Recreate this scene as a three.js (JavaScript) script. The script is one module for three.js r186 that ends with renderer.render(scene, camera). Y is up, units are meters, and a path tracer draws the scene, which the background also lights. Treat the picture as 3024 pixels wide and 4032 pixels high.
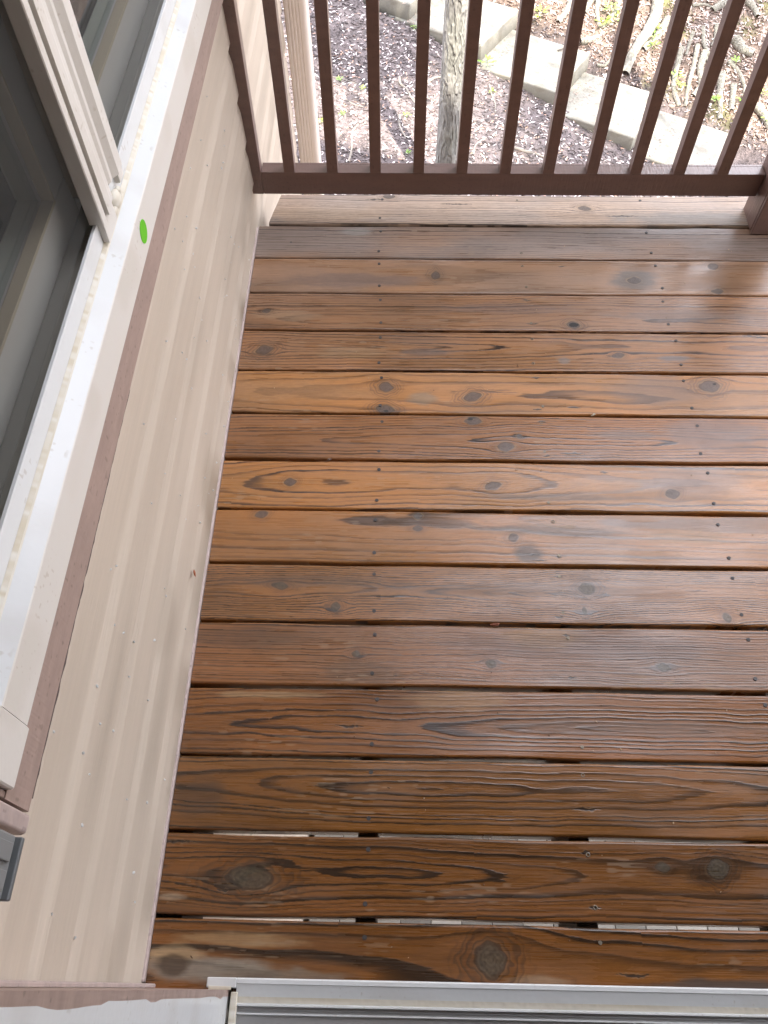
import * as THREE from 'three';
import { mergeGeometries, mergeVertices } from 'three/addons/utils/BufferGeometryUtils.js';
import { RoundedBoxGeometry } from 'three/addons/geometries/RoundedBoxGeometry.js';

// ---------------------------------------------------------------- camera, sky, sun, exposure
const scene = new THREE.Scene();
const camera = new THREE.PerspectiveCamera(65.0, 768 / 1024, 0.02, 400);
camera.rotation.order = 'YXZ';
camera.rotation.set(-1.01749, 0.03175, -0.01524);
camera.position.set(0.43156, 1.61053, 2.01126);
scene.add(camera);

const renderer = new THREE.WebGLRenderer({ antialias: true });
renderer.setSize(768, 1024);
renderer.toneMapping = THREE.LinearToneMapping;
renderer.toneMappingExposure = 6.0;
renderer.shadowMap.enabled = true;
renderer.shadowMap.type = THREE.PCFSoftShadowMap;

const SUN = new THREE.Vector3(0.3, 0.84, 0.46).normalize();
const sun = new THREE.DirectionalLight(new THREE.Color().setRGB(1, 0.95, 0.86), 2.6);
sun.position.copy(SUN).multiplyScalar(40); sun.target.position.set(1.5, -2, -4);
sun.castShadow = true; sun.shadow.radius = 1.2; sun.shadow.mapSize.set(2048, 2048);
Object.assign(sun.shadow.camera, { left: -14, right: 14, top: 14, bottom: -14, near: 1, far: 90 });
scene.add(sun, sun.target);

// ---------------------------------------------------------------- noise
function rng(seed) { let a = seed >>> 0; return () => { a |= 0; a = a + 0x6D2B79F5 | 0; let t = Math.imul(a ^ a >>> 15, 1 | a); t = t + Math.imul(t ^ t >>> 7, 61 | t) ^ t; return ((t ^ t >>> 14) >>> 0) / 4294967296; }; }
function hash(x, y, s) { let h = Math.imul(x, 374761393) + Math.imul(y, 668265263) + Math.imul(s, 1442695041) | 0; h = Math.imul(h ^ h >>> 13, 1274126177); h ^= h >>> 16; return (h >>> 0) / 4294967296; }
function noise(x, y, s = 0) {
  const ix = Math.floor(x), iy = Math.floor(y); let fx = x - ix, fy = y - iy;
  fx = fx * fx * (3 - 2 * fx); fy = fy * fy * (3 - 2 * fy);
  const a = hash(ix, iy, s), b = hash(ix + 1, iy, s), c = hash(ix, iy + 1, s), d = hash(ix + 1, iy + 1, s);
  return a + (b - a) * fx + (c - a) * fy + (a - b - c + d) * fx * fy;
}
function fbm(x, y, s, o = 4) { let v = 0, a = 0.5, t = 0; for (let i = 0; i < o; i++) { v += a * noise(x, y, s + i * 17); t += a; a *= 0.5; x *= 2.03; y *= 2.03; } return v / t; }
const clamp = (x, a = 0, b = 1) => x < a ? a : x > b ? b : x;
const sst = (a, b, x) => { x = clamp((x - a) / (b - a)); return x * x * (3 - 2 * x); };
const mix = (a, b, t) => a + (b - a) * t;
const mix3 = (a, b, t) => [a[0] + (b[0] - a[0]) * t, a[1] + (b[1] - a[1]) * t, a[2] + (b[2] - a[2]) * t];
const enc = v => { v = clamp(v); return Math.round(255 * (v <= 0.0031308 ? v * 12.92 : 1.055 * Math.pow(v, 1 / 2.4) - 0.055)); };

{ // soft bright sky with thin cloud: air and cloud only
  const w = 512, h = 256, d = new Float32Array(w * h * 4);
  for (let j = 0; j < h; j++) for (let i = 0; i < w; i++) {
    const th = (i + 0.5) / w * 2 * Math.PI - Math.PI, ph = ((j + 0.5) / h - 0.5) * Math.PI;
    const y = Math.sin(ph), x = Math.cos(ph) * Math.cos(th), z = Math.cos(ph) * Math.sin(th);
    const k = 1 / (Math.max(y, 0) + 0.25);
    const c = sst(0.46, 0.8, fbm(x * k * 1.3 + 9, z * k * 1.3 + 5, 3, 5));
    let col = mix3([1.04, 1.01, 1.05], [0.64, 0.79, 1.10], sst(0, 0.9, y));
    col = mix3(col, [1.38, 1.32, 1.36], c * 0.8);
    if (y < 0) col = mix3(col, [0.3, 0.3, 0.28], sst(0, 0.12, -y));
    d.set([col[0], col[1], col[2], 1], (j * w + i) * 4);
  }
  const t = new THREE.DataTexture(d, w, h, THREE.RGBAFormat, THREE.FloatType);
  t.mapping = THREE.EquirectangularReflectionMapping; t.magFilter = t.minFilter = THREE.LinearFilter; t.wrapS = THREE.RepeatWrapping; t.needsUpdate = true;
  scene.background = t; scene.environment = t;
}

// ---------------------------------------------------------------- helpers
const counts = {};
function numbered(n) { const k = counts[n] = (counts[n] ?? -1) + 1; return k ? `${n}_${String(k).padStart(3, '0')}` : n; }
function tag(o, label, category, group) { Object.assign(o.userData, { label, category }); if (group) o.userData.group = group; return o; }
function thing(name, label, category, pos = [0, 0, 0], group) { const g = new THREE.Group(); g.name = numbered(name); g.position.set(...pos); scene.add(g); return tag(g, label, category, group); }
function mesh(name, geos, mat, parent = scene) {
  let g = geos;
  if (Array.isArray(geos)) { const l = geos.map(q => q.index ? q.toNonIndexed() : q); l.forEach(q => { for (const k of Object.keys(q.attributes)) if (!['position', 'normal', 'uv'].includes(k)) q.deleteAttribute(k); }); g = mergeGeometries(l); }
  const m = new THREE.Mesh(g, mat); m.name = parent === scene ? numbered(name) : name; m.castShadow = m.receiveShadow = true; parent.add(m); return m;
}
function group(name, parent) { const g = new THREE.Group(); g.name = name; parent.add(g); return g; }
function boxUV(g) { // metres, by the dominant normal
  if (g.index) g = g.toNonIndexed();
  if (!g.attributes.normal) g.computeVertexNormals();
  const p = g.attributes.position, n = g.attributes.normal, uv = new Float32Array(p.count * 2);
  for (let t = 0; t < p.count; t += 3) {
    const nx = Math.abs(n.getX(t) + n.getX(t + 1) + n.getX(t + 2)), ny = Math.abs(n.getY(t) + n.getY(t + 1) + n.getY(t + 2)), nz = Math.abs(n.getZ(t) + n.getZ(t + 1) + n.getZ(t + 2));
    for (let i = t; i < t + 3; i++) {
      const [a, b] = nx >= ny && nx >= nz ? [p.getZ(i), p.getY(i)] : ny >= nz ? [p.getX(i), p.getZ(i)] : [p.getX(i), p.getY(i)];
      uv[i * 2] = a; uv[i * 2 + 1] = b;
    }
  }
  g.setAttribute('uv', new THREE.BufferAttribute(uv, 2)); return g;
}
function box(x0, x1, y0, y1, z0, z1, r = 0.002) {
  const w = x1 - x0, h = y1 - y0, d = z1 - z0;
  const g = r > 0 ? new RoundedBoxGeometry(w, h, d, 1, Math.min(r, w / 3, h / 3, d / 3)) : new THREE.BoxGeometry(w, h, d);
  g.translate((x0 + x1) / 2, (y0 + y1) / 2, (z0 + z1) / 2); return boxUV(g);
}
function shapeOf(pts) { const s = new THREE.Shape(); pts.forEach((q, i) => i ? s.lineTo(...q) : s.moveTo(...q)); s.closePath(); return s; }
function alongZ(pts, z0, z1) { const g = new THREE.ExtrudeGeometry(shapeOf(pts), { depth: z1 - z0, bevelEnabled: false }); g.translate(0, 0, z0); return boxUV(g); }            // pts (x, y)
function alongY(pts, y0, y1) { const g = new THREE.ExtrudeGeometry(shapeOf(pts.map(([x, z]) => [x, -z])), { depth: y1 - y0, bevelEnabled: false }); g.rotateX(-Math.PI / 2); g.translate(0, y0, 0); return boxUV(g); } // pts (x, z)
function alongX(pts, x0, x1) { const g = new THREE.ExtrudeGeometry(shapeOf(pts.map(([z, y]) => [-z, y])), { depth: x1 - x0, bevelEnabled: false }); g.rotateY(Math.PI / 2); g.translate(x0, 0, 0); return boxUV(g); }    // pts (z, y)
function tube(pts, r0, r1, seg = 16, rad = 7, seed = 1, bump = 0.15) {
  const c = new THREE.CatmullRomCurve3(pts.map(q => new THREE.Vector3(...q)));
  const g = new THREE.TubeGeometry(c, seg, 1, rad, false), p = g.attributes.position, n = g.attributes.normal;
  for (let i = 0; i <= seg; i++) {
    const ce = c.getPointAt(i / seg);
    for (let j = 0; j <= rad; j++) { const k = i * (rad + 1) + j, r = mix(r0, r1, i / seg) * (1 + bump * (noise(i * 0.7, (j % rad) * 0.9, seed) - 0.5) * 2); p.setXYZ(k, ce.x + n.getX(k) * r, ce.y + n.getY(k) * r, ce.z + n.getZ(k) * r); }
  }
  g.computeVertexNormals(); return g;
}
function dataTex(w, h, f, srgb, rx = 1, ry = rx) { // f(i, j, u, v) -> [r, g, b] linear, or a number for data
  const d = new Uint8Array(w * h * 4);
  for (let j = 0; j < h; j++) for (let i = 0; i < w; i++) {
    const c = f(i, j, i / w, j / h), k = (j * w + i) * 4;
    if (srgb) { d[k] = enc(c[0]); d[k + 1] = enc(c[1]); d[k + 2] = enc(c[2]); } else d[k] = d[k + 1] = d[k + 2] = Math.round(clamp(c) * 255);
    d[k + 3] = 255;
  }
  return finishTex(d, w, h, srgb, rx, ry);
}
function finishTex(d, w, h, srgb, rx = 1, ry = rx) {
  const t = new THREE.DataTexture(d, w, h, THREE.RGBAFormat); t.wrapS = t.wrapT = THREE.RepeatWrapping; t.repeat.set(rx, ry);
  t.magFilter = THREE.LinearFilter; t.minFilter = THREE.LinearMipmapLinearFilter; t.generateMipmaps = true; if (srgb) t.colorSpace = THREE.SRGBColorSpace; t.needsUpdate = true; return t;
}
const rgb = (r, g, b) => new THREE.Color().setRGB(r, g, b);
const std = (c, rough = 0.6, extra = {}) => new THREE.MeshStandardMaterial({ color: rgb(...c), roughness: rough, ...extra });
// tiling noise: blend over the seam
function tnoise(u, v, fx, fy, s) { const a = (x, y) => noise(x * fx, y * fy, s); const wu = sst(0.8, 1, u), wv = sst(0.8, 1, v); return mix(mix(a(u, v), a(u - 1, v), wu), mix(a(u, v - 1), a(u - 1, v - 1), wu), wv); }

// ---------------------------------------------------------------- plain materials
const speckBump = dataTex(256, 256, (i, j, u, v) => 0.5 * tnoise(u, v, 40, 40, 5) + 0.5 * tnoise(u, v, 90, 90, 6), false, 2.2);
const whiteMap = dataTex(512, 512, (i, j, u, v) => {
  const dirt = sst(0.6, 0.95, tnoise(u, v, 9, 9, 11)) * 0.16 + sst(0.83, 0.9, tnoise(u, v, 120, 120, 12)) * sst(0.5, 0.7, tnoise(u, v, 14, 14, 13)) * 0.4;
  return mix3([0.69, 0.70, 0.70], [0.42, 0.38, 0.31], dirt);
}, true, 1.6);
const M = {
  white: new THREE.MeshStandardMaterial({ color: 0xffffff, map: whiteMap, roughness: 0.26, bumpMap: speckBump, bumpScale: 0.0002 }),
  cream: new THREE.MeshStandardMaterial({ color: rgb(1.0, 0.94, 0.87), map: whiteMap, roughness: 0.5, bumpMap: speckBump, bumpScale: 0.0003 }),
  caulk: new THREE.MeshStandardMaterial({ map: dataTex(512, 512, (i, j, u, v) => mix3([0.74, 0.72, 0.66], [0.58, 0.51, 0.38], clamp(0.15 + 0.8 * tnoise(u, v, 3, 90, 14))), true, 2), roughness: 0.75, bumpMap: speckBump, bumpScale: 0.001 }),
  seal: std([0.10, 0.07, 0.06], 0.8),
  sash: std([0.46, 0.45, 0.41], 0.5, { bumpMap: speckBump, bumpScale: 0.0002 }),
  sashDark: std([0.24, 0.235, 0.21], 0.5),
  bead: std([0.36, 0.31, 0.22], 0.5),
  glass: new THREE.MeshPhysicalMaterial({ color: rgb(0.86, 0.92, 0.9), roughness: 0.02, transmission: 1, thickness: 0, ior: 1.52 }),
  screen: new THREE.MeshStandardMaterial({ color: rgb(0.06, 0.062, 0.06), roughness: 0.7, transparent: true, opacity: 0.36 }),
  room: std([0.09, 0.085, 0.08], 0.9),
  roomFloor: std([0.12, 0.08, 0.05], 0.6),
  metal: std([0.42, 0.42, 0.42], 0.42, { metalness: 0.7, bumpMap: speckBump, bumpScale: 0.0002 }),
  nail: std([0.055, 0.05, 0.05], 0.6, { metalness: 0.2 }),
  nailBright: std([0.20, 0.17, 0.13], 0.5, { metalness: 0.7 }),
  joist: std([0.045, 0.026, 0.014], 0.8),
  soffit: std([0.10, 0.055, 0.032], 0.75),
  greyBox: std([0.12, 0.13, 0.135], 0.4, { bumpMap: speckBump, bumpScale: 0.0004 }),
  greyLight: std([0.22, 0.23, 0.23], 0.4),
  spout: std([0.80, 0.70, 0.62], 0.35),
  green: std([0.12, 0.50, 0.008], 0.55),
};
const paintMap = dataTex(512, 512, (i, j, u, v) => {
  const k = 0.9 + 0.2 * tnoise(u, v, 6, 40, 21) + 0.1 * (tnoise(u, v, 60, 200, 22) - 0.5) - 0.25 * sst(0.86, 0.93, tnoise(u, v, 70, 70, 24));
  return [k * 0.7, k * 0.7, k * 0.7];
}, true, 2);
const paintBump = dataTex(512, 512, (i, j, u, v) => 0.6 * tnoise(u, v, 200, 14, 25) + 0.4 * tnoise(u, v, 60, 60, 26), false, 2);
M.brown = new THREE.MeshPhysicalMaterial({ color: rgb(0.225, 0.135, 0.115), ior: 1.75, map: paintMap, roughness: 0.33, bumpMap: paintBump, bumpScale: 0.0006 });
M.brownTrim = new THREE.MeshStandardMaterial({ color: rgb(0.50, 0.37, 0.315), map: paintMap, roughness: 0.6, bumpMap: paintBump, bumpScale: 0.0005 });
M.mauve = new THREE.MeshStandardMaterial({ color: rgb(0.62, 0.50, 0.46), map: paintMap, roughness: 0.55, bumpMap: speckBump, bumpScale: 0.0006 });
const sideMap = dataTex(1024, 1024, (i, j, u, v) => { // u along the course, v up: 2 m by 1 m
  const st = tnoise(u, v, 5, 60, 31), st2 = tnoise(u, v, 24, 330, 32), bl = tnoise(u, v, 7, 5, 33);
  const k = 0.92 + 0.06 * st + 0.06 * (st2 - 0.5) + 0.07 * bl;
  let c = [0.535 * k, 0.46 * k, 0.376 * k];
  c = mix3(c, [0.33 * k, 0.28 * k, 0.22 * k], 0.42 * sst(0.5, 0.95, tnoise(u, v, 5, 12, 35)));
  c = mix3(c, [0.61, 0.535, 0.445], 0.4 * sst(0.5, 0.9, tnoise(u, v, 2, 14, 36)));
  c = mix3(c, [0.25, 0.20, 0.145], (1 - sst(0.0, 0.13, v)) * 0.5 * sst(0.25, 0.8, tnoise(u, v, 26, 5, 37)) + 0.4 * sst(0.62, 0.85, tnoise(u, v, 10, 9, 38)) * (1 - sst(0.1, 0.35, v)));
  return c;
}, true, 0.5, 1);
const sideBump = dataTex(1024, 1024, (i, j, u, v) => 0.55 * tnoise(u, v, 34, 360, 41) + 0.3 * tnoise(u, v, 12, 140, 42) + 0.15 * tnoise(u, v, 90, 420, 43), false, 0.5, 1);
M.siding = new THREE.MeshStandardMaterial({ color: 0xffffff, map: sideMap, roughness: 0.5, bumpMap: sideBump, bumpScale: 0.0007 });

// ---------------------------------------------------------------- ground
const GD = [0.855, 0.518], GN = [0.518, -0.855];
function st(x, z) { const a = x - 1.22, b = z + 6.22; return [a * GD[0] + b * GD[1], a * GN[0] + b * GN[1]]; }
function groundH(x, z, rough = true) {
  const [s0, t] = st(x, z), s = clamp(s0, -14, 4.5);
  let h = -2.96 - 0.17 * s;
  if (t > 0.85) h += 0.36 * Math.min(t - 0.85, 8) + 0.04 * sst(0.85, 1.0, t);
  else if (t > -0.04) h -= 0.13 * sst(-0.04, 0.04, t) * (1 - sst(0.72, 0.85, t));
  if (rough) h += 0.05 * (fbm(x * 1.7, z * 1.7, 51, 3) - 0.5) + 0.022 * (noise(x * 14, z * 14, 52) - 0.5) + (t > 0.95 ? 0.09 * (fbm(x * 4, z * 4, 53, 3) - 0.5) : 0);
  return h;
}
const mulchTex = dataTex(1024, 1024, (i, j, u, v) => {
  const a = tnoise(u, v, 110, 60, 61), b = tnoise(u, v, 60, 130, 62), c = tnoise(u, v, 16, 16, 63), f = tnoise(u, v, 240, 240, 64);
  const k = clamp(0.35 + 0.5 * Math.max(a, b) * (0.5 + f) + 0.4 * (c - 0.5), 0.1, 1.4);
  return [k * 0.72, k * 0.70, k * 0.70];
}, true, 0.9);
const mulchBump = dataTex(1024, 1024, (i, j, u, v) => 0.5 * Math.max(tnoise(u, v, 110, 60, 61), tnoise(u, v, 60, 130, 62)) + 0.3 * tnoise(u, v, 240, 240, 64), false, 0.9);
{
  const xs = [], zs = [];
  for (const [arr, lo, hi] of [[xs, -1.6, 5.4], [zs, -8.6, -2.6]]) {
    const up = [], dn = []; let w = 0.04, q = hi;
    while (q < 160) { w *= 1.35; q += w; up.push(q); }
    w = 0.04; q = lo; while (q > -200) { w *= 1.35; q -= w; dn.unshift(q); }
    arr.push(...dn); for (let k = 0; k <= Math.round((hi - lo) / 0.04); k++) arr.push(lo + k * 0.04); arr.push(...up);
  }
  const pos = [], uv = [], col = [], idx = [];
  for (const z of zs) for (const x of xs) {
    pos.push(x, groundH(x, z), z); uv.push(x, z);
    const t = st(x, z)[1], bank = sst(0.75, 1.0, t + 0.25 * (fbm(x * 3, z * 3, 71, 3) - 0.5));
    let c = mix3([0.14, 0.113, 0.108], [0.19, 0.155, 0.14], sst(0.5, 0.8, fbm(x * 0.9, z * 0.9, 72, 4)));
    c = mix3(c, [0.16, 0.118, 0.092], bank);
    const moss = bank * sst(0.56, 0.66, fbm(x * 1.6 + 4, z * 1.6, 73, 4)); c = mix3(c, [0.15, 0.15, 0.055], moss * 0.8);
    col.push(...c.map(q => q / 0.5));
  }
  const n = xs.length;
  for (let j = 0; j < zs.length - 1; j++) for (let i = 0; i < n - 1; i++) { const a = j * n + i; idx.push(a, a + n, a + 1, a + 1, a + n, a + n + 1); }
  const g = new THREE.BufferGeometry(); g.setAttribute('position', new THREE.Float32BufferAttribute(pos, 3)); g.setAttribute('uv', new THREE.Float32BufferAttribute(uv, 2)); g.setAttribute('color', new THREE.Float32BufferAttribute(col, 3)); g.setIndex(idx); g.computeVertexNormals();
  const gm = mesh('ground', g, new THREE.MeshStandardMaterial({ vertexColors: true, map: mulchTex, bumpMap: mulchBump, bumpScale: 0.012, roughness: 0.9 }));
  gm.userData.kind = 'structure';
}

// ---------------------------------------------------------------- house
const house = thing('house', 'cream sided house wall with a white framed window along the left of the wet deck', 'house');
const WY0 = 0.80, WY1 = 2.0, WZ0 = 0.06, WZ1 = 1.76;
{
  const wall = group('wall', house);
  // structural wall behind the siding, with the window opening
  mesh('wall_core', [box(-0.16, -0.018, -4.2, WY0 - 0.012, -1.0, 2.14, 0), box(-0.16, -0.018, WY1, 5.4, -1.0, 2.14, 0), box(-0.16, -0.018, WY0 - 0.012, WY1, -1.0, WZ0, 0), box(-0.16, -0.018, WY0 - 0.012, WY1, WZ1, 2.14, 0)], M.siding, wall);
  mesh('end_wall', [box(-6, -0.018, -4.2, 5.4, -1.06, -1.001, 0)], M.siding, wall);
  mesh('door_wall', [box(1.98, 6.5, -4.2, 5.4, 1.995, 2.14, 0), box(0.1, 1.979, 2.06, 5.4, 1.995, 2.14, 0), box(-0.015, 1.979, -4.2, -0.03, 2.03, 2.14, 0), box(-0.015, 0.10, -0.029, 5.4, 2.012, 2.14, 0)], M.siding, wall);
  // dutch lap courses, one panel each
  const course = (yb, h, z0, z1) => {
    const pr = [[-0.0172, yb + h]];
    for (let k = 0; k <= 6; k++) { const a = k / 6; pr.push([-0.0098 + 0.0072 * (1 - Math.cos(a * Math.PI * 0.5)) ** 0.75, yb + h - 0.002 - 0.046 * a]); }
    pr.push([0.0, yb + 0.002], [-0.0008, yb], [-0.017, yb]);
    return alongZ(pr, z0, z1);
  };
  const H = 0.1335;
  for (let k = -29; k <= 32; k++) {
    const yb = 0.5185 + k * H; let z0 = -1.0, z1 = 2.003;
    if (yb > 5.2) break;
    if (yb + H < 0.66 || yb > WY1 + 0.06) mesh('siding_panel', course(yb, H, z0, z1), M.siding, wall);
    else { mesh('siding_panel', course(yb, H, z0, WZ0 - 0.075), M.siding, wall); mesh('siding_panel', course(yb, H, 1.857, z1), M.siding, wall); }
  }
  mesh('starter_strip', alongZ([[-0.012, -0.004], [0.0035, -0.004], [0.0035, 0.007], [0.0015, 0.0085], [-0.012, 0.012]], 0.02, 1.98), M.mauve, wall);
  // J channel where the wall meets the door casing and a stub of trim by the window corner
  const win = group('window', house);
  const fz0 = WZ0 - 0.07, fz1 = 1.819;
  mesh('brown_trim', [alongZ([[-0.017, 0.650], [0.012, 0.650], [0.0145, 0.653], [0.0145, 0.7195], [-0.017, 0.7195]], fz0 - 0.03, 1.828), box(-0.017, 0.0145, 0.7205, WY1 + 0.1, fz1 + 0.001, 1.828), box(-0.017, 0.0145, 0.7205, WY1 + 0.1, fz0 - 0.03, fz0 - 0.001), box(-0.017, 0.0145, WY1 + 0.071, WY1 + 0.1, fz0, fz1)], M.brownTrim, win);
  mesh('seal_line', tube(Array.from({ length: 40 }, (_, i) => [0.0125 + 0.001 * noise(i, 3, 5), 0.6495 + 0.0008 * (noise(i * 0.9, 1, 4) - 0.5), 1.2 + i * 0.0157]), 0.0006, 0.0017, 90, 5, 3, 0.45), M.seal, win);
  mesh('flange', alongZ([[-0.016, 0.7205], [0.018, 0.7205], [0.020, 0.7225], [0.020, 0.788], [0.018, 0.7905], [-0.016, 0.790]], fz0, 1.7495), M.cream, win);
  mesh('flange', alongY([[-0.016, 1.7505], [0.020, 1.7505], [0.0225, 1.753], [0.0225, 1.817], [0.0205, fz1], [-0.016, fz1]], 0.7215, WY1 + 0.07), M.cream, win);
  mesh('flange', alongY([[-0.016, fz0], [0.020, fz0], [0.020, WZ0], [-0.016, WZ0]], 0.791, WY1 + 0.07), M.cream, win);
  mesh('flange', box(-0.016, 0.020, WY1, WY1 + 0.07, WZ0 + 0.001, 1.7495), M.cream, win);
  mesh('window_sill', alongZ([[-0.0155, 0.7905], [0.0175, 0.7908], [0.0195, 0.7915], [-0.0015, 0.8040], [-0.0155, 0.8040]], fz0 + 0.072, 1.7495), M.white, win);
  mesh('caulk_line', alongZ([[-0.0080, 0.8042], [-0.0010, 0.8042], [-0.0025, 0.8062], [-0.0080, 0.8100]], WZ0, 1.749), M.caulk, win);
  mesh('sill_lip', alongZ([[-0.0145, 0.8042], [-0.0083, 0.8042], [-0.0083, 0.8400], [-0.0092, 0.8425], [-0.0135, 0.8425], [-0.0145, 0.8400]], WZ0, 1.749), M.white, win);
  // mullion: lip, groove, flat band, hollow, outer edge
  mesh('mullion', alongY([[-0.10, 0.93], [-0.018, 0.93], [-0.018, 0.913], [0.001, 0.913], [0.002, 0.915], [0.002, 0.939], [-0.001, 0.943], [-0.006, 0.950], [-0.006, 0.958], [-0.0105, 0.966], [-0.0105, 0.972], [-0.006, 0.978], [-0.004, 0.990], [0.003, 0.994], [0.004, 1.006], [0.006, 1.012], [0.006, 1.033], [-0.006, 1.0335], [-0.006, 1.0385], [0.002, 1.039], [0.003, 1.041], [0.003, 1.0555], [0.0015, 1.057], [-0.018, 1.057], [-0.018, 1.0], [-0.10, 0.985]], 0.8435, WY1), M.cream, win);
  mesh('mullion_foot', box(-0.0078, 0.0015, 0.8105, 0.843, 0.9985, 1.0545, 0.001), M.cream, win);
  mesh('mullion_foot', box(-0.0078, 0.0005, 0.828, 0.843, 0.916, 0.940, 0.001), M.cream, win);
  mesh('caulk_plug', [new THREE.SphereGeometry(0.011, 10, 8).scale(0.8, 1.3, 1.8).translate(-0.004, 0.822, 0.972), new THREE.SphereGeometry(0.008, 10, 8).scale(0.7, 1.2, 1.8).translate(-0.003, 0.816, 0.99), new THREE.SphereGeometry(0.006, 8, 6).scale(0.8, 1, 1.3).translate(-0.002, 0.827, 0.955)].map(boxUV), M.caulk, win);
  // sashes behind the screens
  for (const [a, b] of [[0.985, WZ1], [WZ0, 0.929]]) {
    const s = group('sash', win);
    s.name = 'sash';
    mesh('rail', box(-0.115, -0.058, WY0 - 0.008, 0.877, a, b, 0.004), M.sash, s);
    mesh('stile', box(-0.115, -0.058, 0.8775, WY1 - 0.085, a === WZ0 ? a : a - 0.05 + 0.001, (a === WZ0 ? a : a - 0.05) + 0.115, 0.004), M.sash, s);
    mesh('stile', box(-0.115, -0.058, 0.8775, WY1 - 0.085, b - 0.07, b - 0.001, 0.004), M.sash, s);
    mesh('top_rail', box(-0.115, -0.058, WY1 - 0.084, WY1 - 0.001, a, b, 0.004), M.sash, s);
    mesh('bead', [box(-0.075, -0.056, 0.8775, 0.8825, a + 0.066, b - 0.071, 0.001), box(-0.075, -0.056, 0.8775, WY1 - 0.09, a + 0.0655, a + 0.069, 0.001)], M.bead, s);
    mesh('pane', new THREE.PlaneGeometry(b - a - 0.1, WY1 - 0.9).rotateY(Math.PI / 2).translate(-0.082, (WY1 + 0.8) / 2 + 0.02, (a + b) / 2 + 0.01), M.glass, s);
    const sc = mesh('screen', new THREE.PlaneGeometry(b - a + (a > 0.9 ? -0.07 : 0), WY1 - 0.845).rotateY(Math.PI / 2).translate(-0.020, (WY1 + 0.845) / 2, (a + b) / 2 + (a > 0.9 ? 0.035 : 0)), M.screen, s); sc.castShadow = false;
  }
  mesh('track', box(-0.0575, -0.0160, 0.798, 0.816, WZ0 + 0.001, WZ1 - 0.012, 0.002), M.sashDark, win);
  mesh('jamb', [box(-0.16, -0.0185, 0.789, 0.797, WZ0 + 0.001, WZ1 - 0.001, 0)], M.sash, win);
  mesh('corner_channel', [box(-0.012, 0.024, 0.664, WY1 + 0.1, 1.8335, 1.856, 0.005)], M.mauve, house);
  mesh('shadow_gap', [box(-0.016, 0.002, 0.65, WY1 + 0.1, 1.8285, 1.833, 0)], M.seal, house);
  // rooms behind the glass and behind the camera
  mesh('interior_room', [box(-3.4, -3.3, -0.3, 2.6, -0.95, 2.0, 0), box(-3.3, -0.161, -0.3, -0.2, -0.95, 2.0, 0), box(-3.3, -0.161, 2.5, 2.6, -0.95, 2.0, 0), box(-3.3, -0.161, -0.2, 2.5, -0.99, -0.95, 0), box(-3.3, -0.161, -0.2, 2.5, 2.0, 2.1, 0)], M.room, house);
  mesh('back_room', [box(-1.5, 6.5, 2.6, 2.7, 2.141, 7, 0), box(-1.5, 6.5, -0.25, -0.15, 2.141, 7, 0), box(-1.6, -1.5, -0.25, 2.7, 2.141, 7, 0), box(6.4, 6.5, -0.15, 2.6, 2.141, 7, 0), box(-1.5, 6.5, -0.15, 2.6, 7, 7.1, 0)], std([0.35, 0.32, 0.28], 0.9), house);
  mesh('roof', [alongZ([[-6.4, 5.41], [6.9, 5.41], [6.9, 5.55], [0.3, 8.2], [-6.4, 5.55]], 1.6, 9), alongZ([[-6.4, 5.41], [0.35, 5.41], [0.35, 5.55], [-3, 6.9], [-6.4, 5.55]], -1.4, 1.599)], std([0.06, 0.058, 0.055], 0.9), house);
  mesh('porch_ceiling', [box(0.0045, 3.2, 2.7, 2.9, 0.55, 1.994, 0)], M.soffit, house);
  mesh('porch_beam', [box(0.0045, 3.2, 2.56, 2.699, 0.56, 0.60, 0.004)], M.brown, house);
}
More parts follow.
